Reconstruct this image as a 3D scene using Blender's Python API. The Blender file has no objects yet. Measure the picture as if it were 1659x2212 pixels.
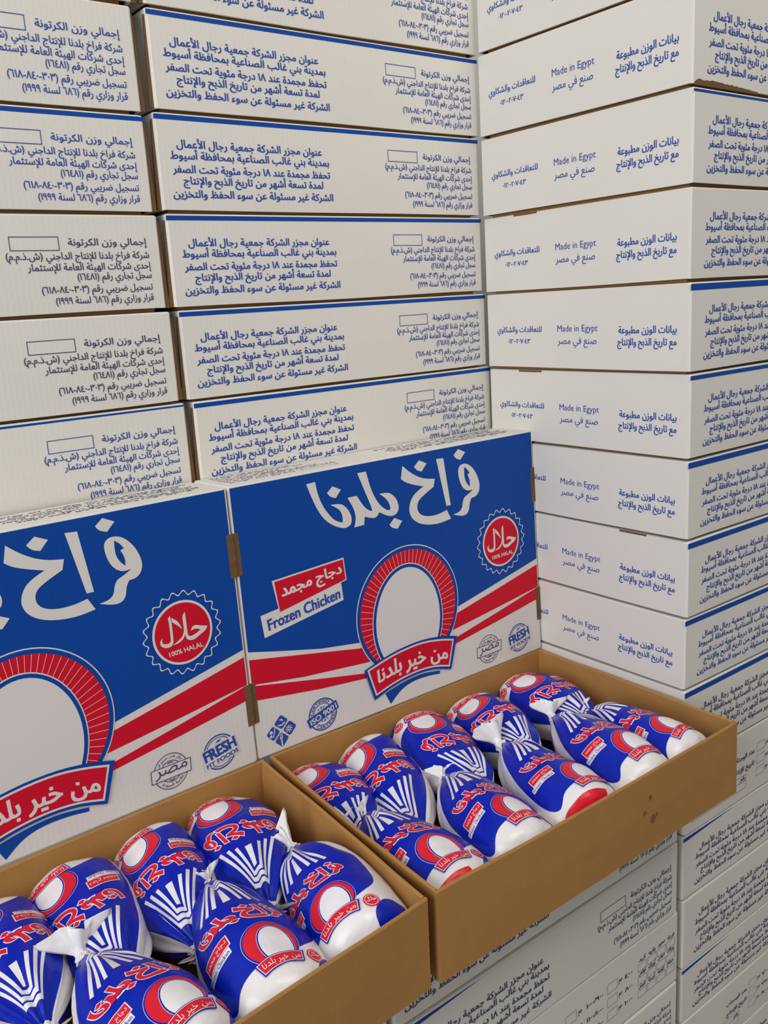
import bpy, bmesh, math, random
import numpy as np
from mathutils import Vector, Matrix, noise
from mathutils.geometry import delaunay_2d_cdt

# ------------------------------------------------------------------ camera, world, lights
scene = bpy.context.scene
COL = scene.collection
cam_data = bpy.data.cameras.new('camera')
cam = bpy.data.objects.new('camera', cam_data)
COL.objects.link(cam)
cam_data.sensor_fit = 'VERTICAL'
cam_data.sensor_height = 24.0
cam_data.lens = 24.0 * 1928.34 / 2212.0
cam_data.clip_start = 0.02
cam.matrix_world = Matrix(((0.78782, 0.183648, -0.587887, -0.535556),
                           (-0.613204, 0.144595, -0.776578, -1.140815),
                           (-0.057611, 0.972299, 0.226529, 0.189847),
                           (0, 0, 0, 1)))
scene.camera = cam

world = bpy.data.worlds.new('world')
scene.world = world
world.use_nodes = True
bg = world.node_tree.nodes['Background']
bg.inputs[0].default_value = (0.93, 0.96, 1.0, 1)
bg.inputs[1].default_value = 0.38


def area(name, loc, target, sx, sy, power, color):
    l = bpy.data.lights.new(name, 'AREA')
    l.shape = 'RECTANGLE'
    l.size, l.size_y = sx, sy
    l.energy = power
    l.color = color
    o = bpy.data.objects.new(name, l)
    COL.objects.link(o)
    o.location = loc
    o.rotation_euler = (Vector(target) - Vector(loc)).to_track_quat('-Z', 'Y').to_euler()
    return o


area('doorway_daylight', (-3.2, -1.3, 1.1), (0.3, -0.2, 0.1), 2.0, 2.4, 112, (0.93, 0.98, 1.0))
area('ceiling_panel_light', (0.45, -1.75, 2.4), (0.4, -0.2, 0.0), 1.6, 1.2, 43, (1.0, 0.95, 0.87))

scene.view_settings.view_transform = 'Standard'
scene.view_settings.look = 'None'
scene.view_settings.exposure = -0.33
scene.view_settings.gamma = 1.0
scene.view_settings.use_curve_mapping = False

# ------------------------------------------------------------------ materials
MAT = {}


def srgb(r, g, b):
    f = lambda c: (c / 255 / 12.92) if c / 255 <= 0.04045 else ((c / 255 + 0.055) / 1.055) ** 2.4
    return (f(r), f(g), f(b), 1)


def material(name, rgb, rough=0.6, var=0.05, scale=30.0, bump=0.0, bump_scale=200.0, flute=0.0, coat=0.0, spec=0.5, rgb2=None, depth=0.002):
    m = bpy.data.materials.new(name)
    m.use_nodes = True
    nt = m.node_tree
    b = nt.nodes['Principled BSDF']
    b.inputs['Roughness'].default_value = rough
    b.inputs['Coat Weight'].default_value = coat
    b.inputs['Coat Roughness'].default_value = 0.12
    b.inputs['Specular IOR Level'].default_value = spec
    tc = nt.nodes.new('ShaderNodeTexCoord')
    n = nt.nodes.new('ShaderNodeTexNoise')
    n.inputs['Scale'].default_value = scale
    n.inputs['Detail'].default_value = 4
    nt.links.new(tc.outputs['Object'], n.inputs['Vector'])
    ramp = nt.nodes.new('ShaderNodeMix')
    ramp.data_type = 'RGBA'
    c = srgb(*rgb)
    c2 = srgb(*rgb2) if rgb2 else tuple(x * (1 - var) for x in c[:3]) + (1,)
    ramp.inputs['A'].default_value = c
    ramp.inputs['B'].default_value = c2
    nt.links.new(n.outputs['Fac'], ramp.inputs['Factor'])
    nt.links.new(ramp.outputs['Result'], b.inputs['Base Color'])
    prev = None
    if flute > 0:
        w = nt.nodes.new('ShaderNodeTexWave')
        w.wave_type = 'BANDS'
        w.bands_direction = 'X'
        w.inputs['Scale'].default_value = 45
        w.inputs['Distortion'].default_value = 0.4
        nt.links.new(tc.outputs['Object'], w.inputs['Vector'])
        bm_ = nt.nodes.new('ShaderNodeBump')
        bm_.inputs['Strength'].default_value = flute
        bm_.inputs['Distance'].default_value = 0.001
        nt.links.new(w.outputs['Fac'], bm_.inputs['Height'])
        prev = bm_
    if bump > 0:
        n2 = nt.nodes.new('ShaderNodeTexNoise')
        n2.inputs['Scale'].default_value = bump_scale
        n2.inputs['Detail'].default_value = 3
        nt.links.new(tc.outputs['Object'], n2.inputs['Vector'])
        bm2 = nt.nodes.new('ShaderNodeBump')
        bm2.inputs['Strength'].default_value = bump
        bm2.inputs['Distance'].default_value = depth
        nt.links.new(n2.outputs['Fac'], bm2.inputs['Height'])
        if prev:
            nt.links.new(prev.outputs['Normal'], bm2.inputs['Normal'])
        prev = bm2
    if prev:
        nt.links.new(prev.outputs['Normal'], b.inputs['Normal'])
    MAT[name] = m
    return m


material('white_board', (226, 220, 211), 0.6, 0.05, 12, 0.10, 220, flute=0.05, spec=0.3)
material('kraft', (178, 128, 66), 0.8, 0.16, 26, 0.18, 420)
material('kraft_edge', (120, 88, 52), 0.9, 0.35, 300, 0.5, 500)
material('kraft_stain', (132, 90, 42), 0.85, 0.2, 80)
material('print_blue', (6, 70, 158), 0.5, 0.10, 14, 0.06, 260, flute=0.05, spec=0.2)
material('print_red', (214, 16, 42), 0.5, 0.08, 14, 0.06, 260, spec=0.2)
material('print_white', (226, 219, 212), 0.55, 0.04, 14)
material('ink_blue', (28, 72, 162), 0.6, 0.06, 60)
material('ink_dark', (62, 62, 104), 0.6, 0.06, 60)
material('film_white', (238, 233, 233), 0.36, 0.05, 18, 0.60, 34, coat=0.18, depth=0.004)
material('film_blue', (0, 34, 176), 0.36, 0.12, 16, 0.60, 34, coat=0.08, spec=0.25, depth=0.004)
material('film_red', (226, 26, 48), 0.36, 0.10, 30, 0.40, 34, coat=0.12, spec=0.3, depth=0.004)
material('film_print_white', (238, 233, 233), 0.36, 0.04, 18, 0.40, 34, coat=0.15, depth=0.004)
material('film_ink', (40, 52, 150), 0.3, 0.05, 18)
material('floor_concrete', (140, 134, 126), 0.85, 0.3, 6, 0.3, 90)
material('wall_paint', (205, 203, 198), 0.9, 0.06, 4, 0.1, 60)

# ------------------------------------------------------------------ helpers


def link_mesh(name, me, parent=None, mats=None):
    o = bpy.data.objects.new(name, me)
    COL.objects.link(o)
    if parent:
        o.parent = parent
    return o


def mesh_from(name, verts, faces, mats, fmat=None, smooth=False):
    me = bpy.data.meshes.new(name)
    me.from_pydata([tuple(v) for v in verts], [], faces)
    for m in mats:
        me.materials.append(MAT[m])
    if fmat:
        me.polygons.foreach_set('material_index', fmat)
    if smooth:
        me.polygons.foreach_set('use_smooth', [True] * len(me.polygons))
    me.update()
    return me


def bm_mesh(name, bm, mats, smooth=False):
    me = bpy.data.meshes.new(name)
    bm.to_mesh(me)
    bm.free()
    for m in mats:
        me.materials.append(MAT[m])
    if smooth:
        me.polygons.foreach_set('use_smooth', [True] * len(me.polygons))
    return me


def empty(name, label, cat, group=None, M=None):
    o = bpy.data.objects.new(name, None)
    o.empty_display_size = 0.05
    COL.objects.link(o)
    o['label'] = label
    o['category'] = cat
    if group:
        o['group'] = group
    if M is not None:
        o.matrix_world = M
    return o


# ---- Arabic shaping: presentation forms in visual order (isolated, final, initial, medial)
_F = {'ا': (0xFE8D, 0xFE8E), 'أ': (0xFE83, 0xFE84), 'إ': (0xFE87, 0xFE88), 'آ': (0xFE81, 0xFE82),
      'ب': (0xFE8F, 0xFE90, 0xFE91, 0xFE92), 'ة': (0xFE93, 0xFE94), 'ت': (0xFE95, 0xFE96, 0xFE97, 0xFE98),
      'ث': (0xFE99, 0xFE9A, 0xFE9B, 0xFE9C), 'ج': (0xFE9D, 0xFE9E, 0xFE9F, 0xFEA0), 'ح': (0xFEA1, 0xFEA2, 0xFEA3, 0xFEA4),
      'خ': (0xFEA5, 0xFEA6, 0xFEA7, 0xFEA8), 'د': (0xFEA9, 0xFEAA), 'ذ': (0xFEAB, 0xFEAC), 'ر': (0xFEAD, 0xFEAE),
      'ز': (0xFEAF, 0xFEB0), 'س': (0xFEB1, 0xFEB2, 0xFEB3, 0xFEB4), 'ش': (0xFEB5, 0xFEB6, 0xFEB7, 0xFEB8),
      'ص': (0xFEB9, 0xFEBA, 0xFEBB, 0xFEBC), 'ض': (0xFEBD, 0xFEBE, 0xFEBF, 0xFEC0), 'ط': (0xFEC1, 0xFEC2, 0xFEC3, 0xFEC4),
      'ظ': (0xFEC5, 0xFEC6, 0xFEC7, 0xFEC8), 'ع': (0xFEC9, 0xFECA, 0xFECB, 0xFECC), 'غ': (0xFECD, 0xFECE, 0xFECF, 0xFED0),
      'ف': (0xFED1, 0xFED2, 0xFED3, 0xFED4), 'ق': (0xFED5, 0xFED6, 0xFED7, 0xFED8), 'ك': (0xFED9, 0xFEDA, 0xFEDB, 0xFEDC),
      'ل': (0xFEDD, 0xFEDE, 0xFEDF, 0xFEE0), 'م': (0xFEE1, 0xFEE2, 0xFEE3, 0xFEE4), 'ن': (0xFEE5, 0xFEE6, 0xFEE7, 0xFEE8),
      'ه': (0xFEE9, 0xFEEA, 0xFEEB, 0xFEEC), 'و': (0xFEED, 0xFEEE), 'ى': (0xFEEF, 0xFEF0), 'ي': (0xFEF1, 0xFEF2, 0xFEF3, 0xFEF4),
      'ئ': (0xFE89, 0xFE8A, 0xFE8B, 0xFE8C), 'ء': (0xFE80,)}
_LA = {'ا': (0xFEFB, 0xFEFC), 'أ': (0xFEF7, 0xFEF8), 'إ': (0xFEF9, 0xFEFA)}


def arabic(s):
    out, i, prev = [], 0, False
    while i < len(s):
        ch = s[i]
        if ch == 'ل' and i + 1 < len(s) and s[i + 1] in _LA:
            out.append(chr(_LA[s[i + 1]][1 if prev else 0]))
            prev = False
            i += 2
            continue
        if ch in _F:
            f = _F[ch]
            nxt = i + 1 < len(s) and s[i + 1] in _F and s[i + 1] != 'ء' and len(f) == 4
            if prev and nxt:
                out.append(chr(f[3]))
            elif prev and len(f) > 1:
                out.append(chr(f[1]))
            elif nxt:
                out.append(chr(f[2]))
            else:
                out.append(chr(f[0]))
            prev = nxt
        else:
            out.append({'(': ')', ')': '('}.get(ch, ch))
            prev = False
        i += 1
    out.reverse()
    res, k = [], 0
    isd = lambda c: '\u0660' <= c <= '\u0669' or c.isascii() and c.isalnum()
    while k < len(out):
        if isd(out[k]):
            j = k
            while j < len(out) and isd(out[j]):
                j += 1
            res += out[k:j][::-1]
            k = j
        else:
            res.append(out[k])
            k += 1
    return ''.join(res)


_TC = {}


def text_tris(s, bold=0.0, res=2, shear=0.0):
    """2D triangles of a line of lettering, moved so that its box starts at 0,0: (verts, faces, w, h)"""
    key = (s, bold, res, shear)
    if key in _TC:
        return _TC[key]
    c = bpy.data.curves.new('lettering', 'FONT')
    c.body = arabic(s) if any('\u0600' <= ch <= '\u06ff' for ch in s) else s
    c.resolution_u = res
    c.fill_mode = 'NONE'
    c.shear = shear
    o = bpy.data.objects.new('lettering', c)
    COL.objects.link(o)
    dg = bpy.context.evaluated_depsgraph_get()
    dg.update()
    me = bpy.data.meshes.new_from_object(o.evaluated_get(dg))
    V = [(v.co.x, v.co.y) for v in me.vertices]
    nxt = {}
    for e in me.edges:
        i, j = e.vertices
        nxt.setdefault(i, []).append(j)
        nxt.setdefault(j, []).append(i)
    bpy.data.objects.remove(o)
    bpy.data.curves.remove(c)
    bpy.data.meshes.remove(me)
    loops, seen = [], set()
    for i in range(len(V)):
        if i in seen or i not in nxt:
            continue
        lp, k = [], i
        while k is not None and k not in seen:
            seen.add(k)
            lp.append(k)
            cand = [q for q in nxt[k] if q not in seen]
            k = (k + 1 if k + 1 in cand else cand[0]) if cand else None
        if len(lp) > 2:
            loops.append([V[q] for q in lp])
    # letters whose outlines overlap sideways are filled together
    loops.sort(key=lambda lp: min(p[0] for p in lp))
    groups, right = [], -1e9
    for lp in loops:
        if min(p[0] for p in lp) - bold * 2.2 > right:
            groups.append([])
        groups[-1].append(lp)
        right = max(right, max(p[0] for p in lp))
    V, Fc = [], []
    for grp in groups:
        P, E = [], []
        for dx, dy in (((-1, -.55), (1, -.55), (-1, .55), (1, .55)) if bold > 0 else ((0, 0),)):
            for lp in grp:
                o0, n = len(P), len(lp)
                P += [(x + dx * bold, y + dy * bold) for x, y in lp]
                E += [(o0 + i, o0 + (i + 1) % n) for i in range(n)]
        cdt = delaunay_2d_cdt([Vector(p) for p in P], E, [], 0, 1e-5)
        V2 = np.array([(v.x, v.y) for v in cdt[0]])
        T = np.array([f for f in cdt[2] if len(f) == 3])
        ctr = V2[T].mean(axis=1)
        Pa = np.array(P)
        A, B = Pa[[e[0] for e in E]], Pa[[e[1] for e in E]]
        cx, cy = ctr[:, 0:1], ctr[:, 1:2]
        cr = (B[:, 0] - A[:, 0]) * (cy - A[:, 1]) - (cx - A[:, 0]) * (B[:, 1] - A[:, 1])
        up = (A[:, 1] <= cy) & (B[:, 1] > cy) & (cr > 0)
        dn = (A[:, 1] > cy) & (B[:, 1] <= cy) & (cr < 0)
        T = T[(up.sum(1) - dn.sum(1)) != 0]
        used = np.unique(T)
        remap = -np.ones(len(V2), int)
        remap[used] = np.arange(len(used)) + len(V)
        V += [(float(x), float(y)) for x, y in V2[used]]
        Fc += [tuple(int(i) for i in f) for f in remap[T]]
    lo = (min(v[0] for v in V), min(v[1] for v in V))
    hi = (max(v[0] for v in V), max(v[1] for v in V))
    V = [(x - lo[0], y - lo[1]) for x, y in V]
    _TC[key] = (V, Fc, float(hi[0] - lo[0]), float(hi[1] - lo[1]))
    return _TC[key]


class Flat:
    """flat print: coloured polygons in 2D with a layer number"""

    def __init__(self):
        self.v, self.f, self.m = [], [], []

    def tris(self, V, Fc, mat, layer):
        o = len(self.v)
        self.v += [(a, b, layer) for a, b in V]
        self.f += [tuple(i + o for i in f) for f in Fc]
        self.m += [mat] * len(Fc)

    def poly(self, pts, mat, layer=1):
        from mathutils.geometry import tessellate_polygon
        T = tessellate_polygon([[Vector((a, b, 0)) for a, b in pts]])
        self.tris(pts, [tuple(t) for t in T], mat, layer)

    def band(self, outer, inner, mat, layer=1):
        n = len(outer)
        self.tris(list(outer) + list(inner), [(i, (i + 1) % n, n + (i + 1) % n, n + i) for i in range(n)], mat, layer)

    def stroke(self, pts, w, mat, layer=1, closed=False, w2=None):
        n = len(pts)
        L_, R_ = [], []
        for i, (x, y) in enumerate(pts):
            a = pts[(i - 1) % n] if (closed or i > 0) else pts[i]
            b = pts[(i + 1) % n] if (closed or i < n - 1) else pts[i]
            d1 = Vector((x - a[0], y - a[1]))
            d2 = Vector((b[0] - x, b[1] - y))
            d1 = d1.normalized() if d1.length > 0 else d2.normalized()
            d2 = d2.normalized() if d2.length > 0 else d1
            t = (d1 + d2)
            t = t.normalized() if t.length > 1e-6 else d1
            nn = Vector((-t.y, t.x))
            k = 1 / max(0.5, nn.dot(Vector((-d1.y, d1.x))))
            ww = w if w2 is None else w + (w2 - w) * i / (n - 1)
            L_.append((x + nn.x * ww / 2 * k, y + nn.y * ww / 2 * k))
            R_.append((x - nn.x * ww / 2 * k, y - nn.y * ww / 2 * k))
        m = n if closed else n - 1
        self.tris(L_ + R_, [(i, (i + 1) % n, n + (i + 1) % n, n + i) for i in range(m)], mat, layer)

    def text_box(self, s, x0, x1, y0, y1, mat, layer=1, bold=0.0, res=2, shear=0.0):
        V, Fc, w, h = text_tris(s, bold, res, shear)
        self.tris([(x0 + a / w * (x1 - x0), y0 + b / h * (y1 - y0)) for a, b in V], Fc, mat, layer)

    def text_line(self, s, x0, x1, yc, em, mat, layer=1, bold=0.0, shear=0.0):
        """fits the line between x0 and x1; em sets the letter height around the middle yc"""
        V, Fc, w, h = text_tris(s, bold, 2, shear)
        self.tris([(x0 + a / w * (x1 - x0), yc + (b - h * 0.5) * em) for a, b in V], Fc, mat, layer)

    def text_quad(self, s, TL, TR, BR, BL, mat, layer=1, bold=0.0, bend=0.0, res=3, shear=0.0):
        V, Fc, w, h = text_tris(s, bold, res, shear)
        P = []
        for a, b in V:
            u, v = a / w, b / h
            x = (BL[0] * (1 - u) + BR[0] * u) * (1 - v) + (TL[0] * (1 - u) + TR[0] * u) * v
            y = (BL[1] * (1 - u) + BR[1] * u) * (1 - v) + (TL[1] * (1 - u) + TR[1] * u) * v
            P.append((x, y + bend * (1 - (2 * u - 1) ** 2)))
        self.tris(P, Fc, mat, layer)

    def text_arc(self, s, cx, cy, r, h, a_mid, a_span, mat, layer=1, bold=0.0, inside=False):
        V, Fc, w, hh = text_tris(s, bold, 2)
        P = []
        for a, b in V:
            t = (a / w - 0.5) * a_span
            ang = a_mid + t if inside else a_mid - t
            rr = r - (b / hh) * h if inside else r + (b / hh) * h
            P.append((cx + rr * math.cos(ang), cy + rr * math.sin(ang)))
        self.tris(P, Fc, mat, layer)

    def build(self, name, fn, mats, cut=None):
        """fn(x, y, layer) -> 3D; cut = grid step at which the print is cut so that it can bend"""
        idx = {m: i for i, m in enumerate(mats)}
        if cut:
            bm = bmesh.new()
            vs = [bm.verts.new(v) for v in self.v]
            small = []
            for f, m in zip(self.f, self.m):
                if len(set(f)) < 3:
                    continue
                fx = [self.v[i][0] for i in f]
                fy = [self.v[i][1] for i in f]
                if max(fx) - min(fx) < cut * .8 and max(fy) - min(fy) < cut * .8:
                    small.append((f, m))
                    continue
                try:
                    fc = bm.faces.new([vs[i] for i in f])
                    fc.material_index = idx[m]
                except ValueError:
                    pass
            xs = [v[0] for v in self.v]
            ys = [v[1] for v in self.v]
            for ax, lo, hi in ((0, min(xs), max(xs)), (1, min(ys), max(ys))):
                k = math.ceil(lo / cut)
                while k * cut < hi:
                    co = [0, 0, 0]
                    no = [0, 0, 0]
                    co[ax] = k * cut
                    no[ax] = 1
                    bmesh.ops.bisect_plane(bm, geom=bm.verts[:] + bm.edges[:] + bm.faces[:], plane_co=co, plane_no=no, dist=1e-7)
                    k += 1
            sv = {}
            for f, m in small:
                for i in f:
                    if i not in sv:
                        sv[i] = bm.verts.new(self.v[i])
                try:
                    bm.faces.new([sv[i] for i in f]).material_index = idx[m]
                except ValueError:
                    pass
            bmesh.ops.delete(bm, geom=[v for v in bm.verts if not v.link_faces], context='VERTS')
            for v in bm.verts:
                v.co = fn(*v.co)
            return bm_mesh(name, bm, mats, smooth=True)
        return mesh_from(name, [fn(*v) for v in self.v], self.f, mats, [idx[m] for m in self.m])


def soften(pts, limit=48, rounds=2):
    """rounds the gentle corners of a traced outline and keeps the sharp ones"""
    P = [tuple(p) for p in pts]
    for _ in range(rounds):
        out = []
        n = len(P)
        for i in range(n):
            a, b, c = Vector(P[i - 1]), Vector(P[i]), Vector(P[(i + 1) % n])
            d1, d2 = b - a, c - b
            if d1.length < 1e-9 or d2.length < 1e-9:
                continue
            ang = math.degrees(d1.angle(d2))
            if ang > limit:
                out.append(tuple(b))
            else:
                out.append(tuple(b - d1 * 0.25))
                out.append(tuple(b + d2 * 0.25))
        P = out
    return P


def fatten(pts, d):
    n = len(pts)
    area_ = sum(pts[i][0] * pts[(i + 1) % n][1] - pts[(i + 1) % n][0] * pts[i][1] for i in range(n))
    s = 1 if area_ > 0 else -1
    out = []
    for i in range(n):
        a, b, c = Vector(pts[i - 1]), Vector(pts[i]), Vector(pts[(i + 1) % n])
        d1, d2 = (b - a), (c - b)
        if d1.length < 1e-9 or d2.length < 1e-9:
            out.append(tuple(b))
            continue
        d1.normalize()
        d2.normalize()
        nn = Vector((d1.y + d2.y, -d1.x - d2.x)) * s
        if nn.length < 1e-6:
            nn = Vector((d1.y, -d1.x)) * s
        nn.normalize()
        k = 1 / max(0.6, nn.dot(Vector((d1.y, -d1.x)) * s))
        out.append((b.x + nn.x * d * k, b.y + nn.y * d * k))
    return out


def circle(cx, cy, r, n=48, a0=0.0):
    return [(cx + r * math.cos(a0 + 2 * math.pi * i / n), cy + r * math.sin(a0 + 2 * math.pi * i / n)) for i in range(n)]


def box_bm(bm, x0, x1, y0, y1, z0, z1):
    v = [bm.verts.new(p) for p in ((x0, y0, z0), (x1, y0, z0), (x1, y1, z0), (x0, y1, z0), (x0, y0, z1), (x1, y0, z1), (x1, y1, z1), (x0, y1, z1))]
    for f in ((3, 2, 1, 0), (4, 5, 6, 7), (0, 1, 5, 4), (1, 2, 6, 5), (2, 3, 7, 6), (3, 0, 4, 7)):
        bm.faces.new([v[i] for i in f])


# ------------------------------------------------------------------ traced lettering
HALAL = [[(0.4808, 0.2431), (0.4813, 0.2395), (0.4819, 0.2356), (0.4816, 0.2126), (0.4808, 0.2068), (0.4779, 0.2031), (0.4732, 0.2024), (0.468, 0.2036), (0.4642, 0.2064), (0.4628, 0.2097), (0.4634, 0.214), (0.4669, 0.2171), (0.4656, 0.2134), (0.4666, 0.2098), (0.4709, 0.2078), (0.4755, 0.2079), (0.4775, 0.21), (0.478, 0.2143), (0.4782, 0.2344), (0.4776, 0.2405)], [(0.4825, 0.2402), (0.4888, 0.2352), (0.492, 0.2306), (0.4943, 0.2248), (0.4948, 0.2216), (0.4914, 0.2263), (0.4879, 0.2295), (0.4825, 0.2343)], [(0.5015, 0.2432), (0.502, 0.2399), (0.502, 0.2294), (0.502, 0.2181), (0.5019, 0.2121), (0.5039, 0.2096), (0.5079, 0.2093), (0.5137, 0.2107), (0.5206, 0.2141), (0.5169, 0.2166), (0.5114, 0.2174), (0.5069, 0.2164), (0.5091, 0.2207), (0.5129, 0.2223), (0.5175, 0.221), (0.5229, 0.2188), (0.5311, 0.2166), (0.5279, 0.2113), (0.5197, 0.2079), (0.5136, 0.2046), (0.5086, 0.2034), (0.5032, 0.2043), (0.5003, 0.2065), (0.4988, 0.2099), (0.4982, 0.2139), (0.496, 0.2092), (0.4907, 0.2055), (0.485, 0.2041), (0.4796, 0.2041), (0.4871, 0.2073), (0.4931, 0.2108), (0.4965, 0.2159), (0.4976, 0.2216), (0.4975, 0.2306), (0.4975, 0.2389)]]
CALLI = {
  'alef2': [(0.1221, 0.369), (0.1372, 0.3698), (0.1392, 0.3535), (0.1459, 0.3337), (0.1579, 0.316), (0.1671, 0.3074), (0.178, 0.3035), (0.179, 0.312), (0.1751, 0.3232), (0.1598, 0.3328), (0.1781, 0.3316), (0.1875, 0.3235), (0.1936, 0.3128), (0.1947, 0.3038), (0.1919, 0.2973), (0.1843, 0.2945), (0.1761, 0.2955), (0.1624, 0.3014), (0.1475, 0.3129), (0.1373, 0.3284), (0.1296, 0.3468)],
  'nundot': [(0.1658, 0.3588), (0.1799, 0.3516), (0.1699, 0.341), (0.1611, 0.3437), (0.1554, 0.3507)],
  'bld': [(0.2111, 0.3706), (0.2269, 0.3705), (0.2338, 0.3406), (0.2465, 0.3171), (0.2608, 0.3059), (0.2664, 0.3063), (0.267, 0.3116), (0.2615, 0.3234), (0.2483, 0.3337), (0.2669, 0.3328), (0.2782, 0.3231), (0.2828, 0.3123), (0.2825, 0.3033), (0.2779, 0.2978), (0.2698, 0.2957), (0.26, 0.2981), (0.2454, 0.3062), (0.2416, 0.3011), (0.2359, 0.2991), (0.2274, 0.3011), (0.2181, 0.3046), (0.2158, 0.2927), (0.1977, 0.2923), (0.2021, 0.3041), (0.2005, 0.3185), (0.1901, 0.3378), (0.2068, 0.3378), (0.2186, 0.3187), (0.2285, 0.3112), (0.2324, 0.3108), (0.2322, 0.3153), (0.2246, 0.3352)],
  'badot': [(0.2729, 0.2924), (0.2875, 0.285), (0.2778, 0.2747), (0.2679, 0.2774), (0.2625, 0.2835)],
  'kha': [(0.2957, 0.3682), (0.3089, 0.3568), (0.3241, 0.3471), (0.34, 0.3412), (0.3583, 0.3386), (0.3547, 0.3264), (0.3353, 0.3177), (0.3229, 0.3106), (0.3186, 0.3022), (0.32, 0.2927), (0.3275, 0.2857), (0.3414, 0.2816), (0.3607, 0.2814), (0.3788, 0.285), (0.3866, 0.2698), (0.3641, 0.2665), (0.3401, 0.2684), (0.3217, 0.2738), (0.3085, 0.2829), (0.3027, 0.2941), (0.3033, 0.305), (0.3095, 0.3167), (0.3195, 0.3241), (0.3342, 0.3304), (0.3116, 0.3373), (0.2984, 0.3431), (0.291, 0.3489)],
  'khadot': [(0.3289, 0.3718), (0.3437, 0.365), (0.333, 0.3539), (0.3239, 0.3566), (0.3183, 0.3635)],
  'alef1': [(0.3635, 0.3688), (0.3784, 0.3677), (0.3878, 0.2915), (0.3787, 0.2916)],
  'fadot': [(0.4108, 0.3777), (0.4252, 0.3706), (0.4142, 0.3599), (0.4045, 0.3633), (0.4006, 0.3695)],
  'fara': [(0.4069, 0.3431), (0.4114, 0.3509), (0.4204, 0.3533), (0.4315, 0.3503), (0.4422, 0.3405), (0.45, 0.3267), (0.4532, 0.3127), (0.4506, 0.3025), (0.4435, 0.2959), (0.4331, 0.2949), (0.4286, 0.2879), (0.4264, 0.2767), (0.4207, 0.2701), (0.4092, 0.2693), (0.3921, 0.2751), (0.4048, 0.2769), (0.4116, 0.2824), (0.4138, 0.2925), (0.4182, 0.2994), (0.4274, 0.3026), (0.4381, 0.3085), (0.4278, 0.3073), (0.418, 0.3119), (0.4102, 0.3237)],
  'fahole': [(0.4211, 0.3476), (0.4278, 0.3427), (0.432, 0.3358), (0.4271, 0.3346), (0.4318, 0.3239), (0.4309, 0.3141), (0.4239, 0.3214), (0.4202, 0.3316)],
}

# ------------------------------------------------------------------ setting
ZF = -1.2535
bm = bmesh.new()
box_bm(bm, -3.0, 3.0, -3.0, 1.6, ZF - 0.1, ZF)
o = link_mesh('floor', bm_mesh('floor', bm, ['floor_concrete']))
o['kind'] = 'structure'
bm = bmesh.new()
box_bm(bm, -3.0, 3.0, 0.42, 0.52, ZF, 1.9)
o = link_mesh('wall_back', bm_mesh('wall_back', bm, ['wall_paint']))
o['kind'] = 'structure'

# ------------------------------------------------------------------ cartons
CL, CW, CH = 0.571, 0.400, 0.1237


def bulge_long(x, z, H, A):
    return A * math.cos(math.pi * x / CL) * math.sin(math.pi * min(max(z / H, 0), 1))


def bulge_end(y, z, H, A):
    return A * math.cos(math.pi * y / CW) * math.sin(math.pi * min(max(z / H, 0), 1))


def lid_shell(name, L, W, H, A, wave, zb=0.004, seed=0, rim=0):
    rnd = random.Random(seed)
    ph = [rnd.uniform(0, 6.28) for _ in range(6)]
    r = 0.0028

    def ring(inset, z, taper=0.0):
        pts = []
        hx, hy = L / 2 - inset, W / 2 - inset
        nx, ny = 10, 8
        sides = [((hx - r, hy), (-1, 0), 2 * (hx - r), nx, 'y', 1), ((-hx, hy - r), (0, -1), 2 * (hy * 1.0 - r), ny, 'x', -1),
                 ((-hx + r, -hy), (1, 0), 2 * (hx - r), nx, 'y', -1), ((hx, -hy + r), (0, 1), 2 * (hy - r), ny, 'x', 1)]
        for (p, d, ln, n, ax, sg) in sides:
            for i in range(n + 1):
                x = p[0] + d[0] * ln * i / n
                y = p[1] + d[1] * ln * i / n
                if ax == 'y':
                    y += sg * bulge_long(x, z, H, A)
                    zz = z + (wave * math.sin(5 * x / L + ph[0]) * math.sin(3 * x / L + ph[1]) if z <= zb + 1e-6 else 0)
                else:
                    x += sg * bulge_end(y, z, H, A * 0.7)
                    zz = z + (wave * 0.6 * math.sin(4 * y / W + ph[2]) if z <= zb + 1e-6 else 0)
                pts.append((x, y, zz))
        return pts

    rings = [ring(0.0, z) for z in (zb, zb + 0.004, H * 0.25, H * 0.5, H * 0.75, H - 0.012, H - 0.0022)]
    rings += [ring(0.0007, H - 0.0006), ring(0.0024, H)]
    inner = [ring(0.004, z) for z in (H - 0.004, H * 0.5, zb)]
    V = [p for rg in rings for p in rg] + [p for rg in inner for p in rg]
    n = len(rings[0])
    F, fm = [], []
    for k in range(len(rings) - 1):
        for i in range(n):
            F.append((k * n + i, k * n + (i + 1) % n, (k + 1) * n + (i + 1) % n, (k + 1) * n + i)[::-1])
            fm.append(0)
    top = (len(rings) - 1) * n
    F.append(tuple(range(top, top + n)))
    fm.append(0)
    b0 = len(rings) * n
    for k in range(2):
        for i in range(n):
            F.append((b0 + k * n + i, b0 + k * n + (i + 1) % n, b0 + (k + 1) * n + (i + 1) % n, b0 + (k + 1) * n + i)[::-1])
            fm.append(1)
    F.append(tuple(range(b0, b0 + n))[::-1])
    fm.append(1)
    bl = b0 + 2 * n
    for i in range(n):
        F.append((i, bl + i, bl + (i + 1) % n, (i + 1) % n)[::-1])
        fm.append(rim)
    me = mesh_from(name, V, F, ['white_board', 'kraft_edge'], fm)
    bm = bmesh.new()
    bm.from_mesh(me)
    bmesh.ops.recalc_face_normals(bm, faces=bm.faces)
    bm.to_mesh(me)
    bm.free()
    return me


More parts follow.
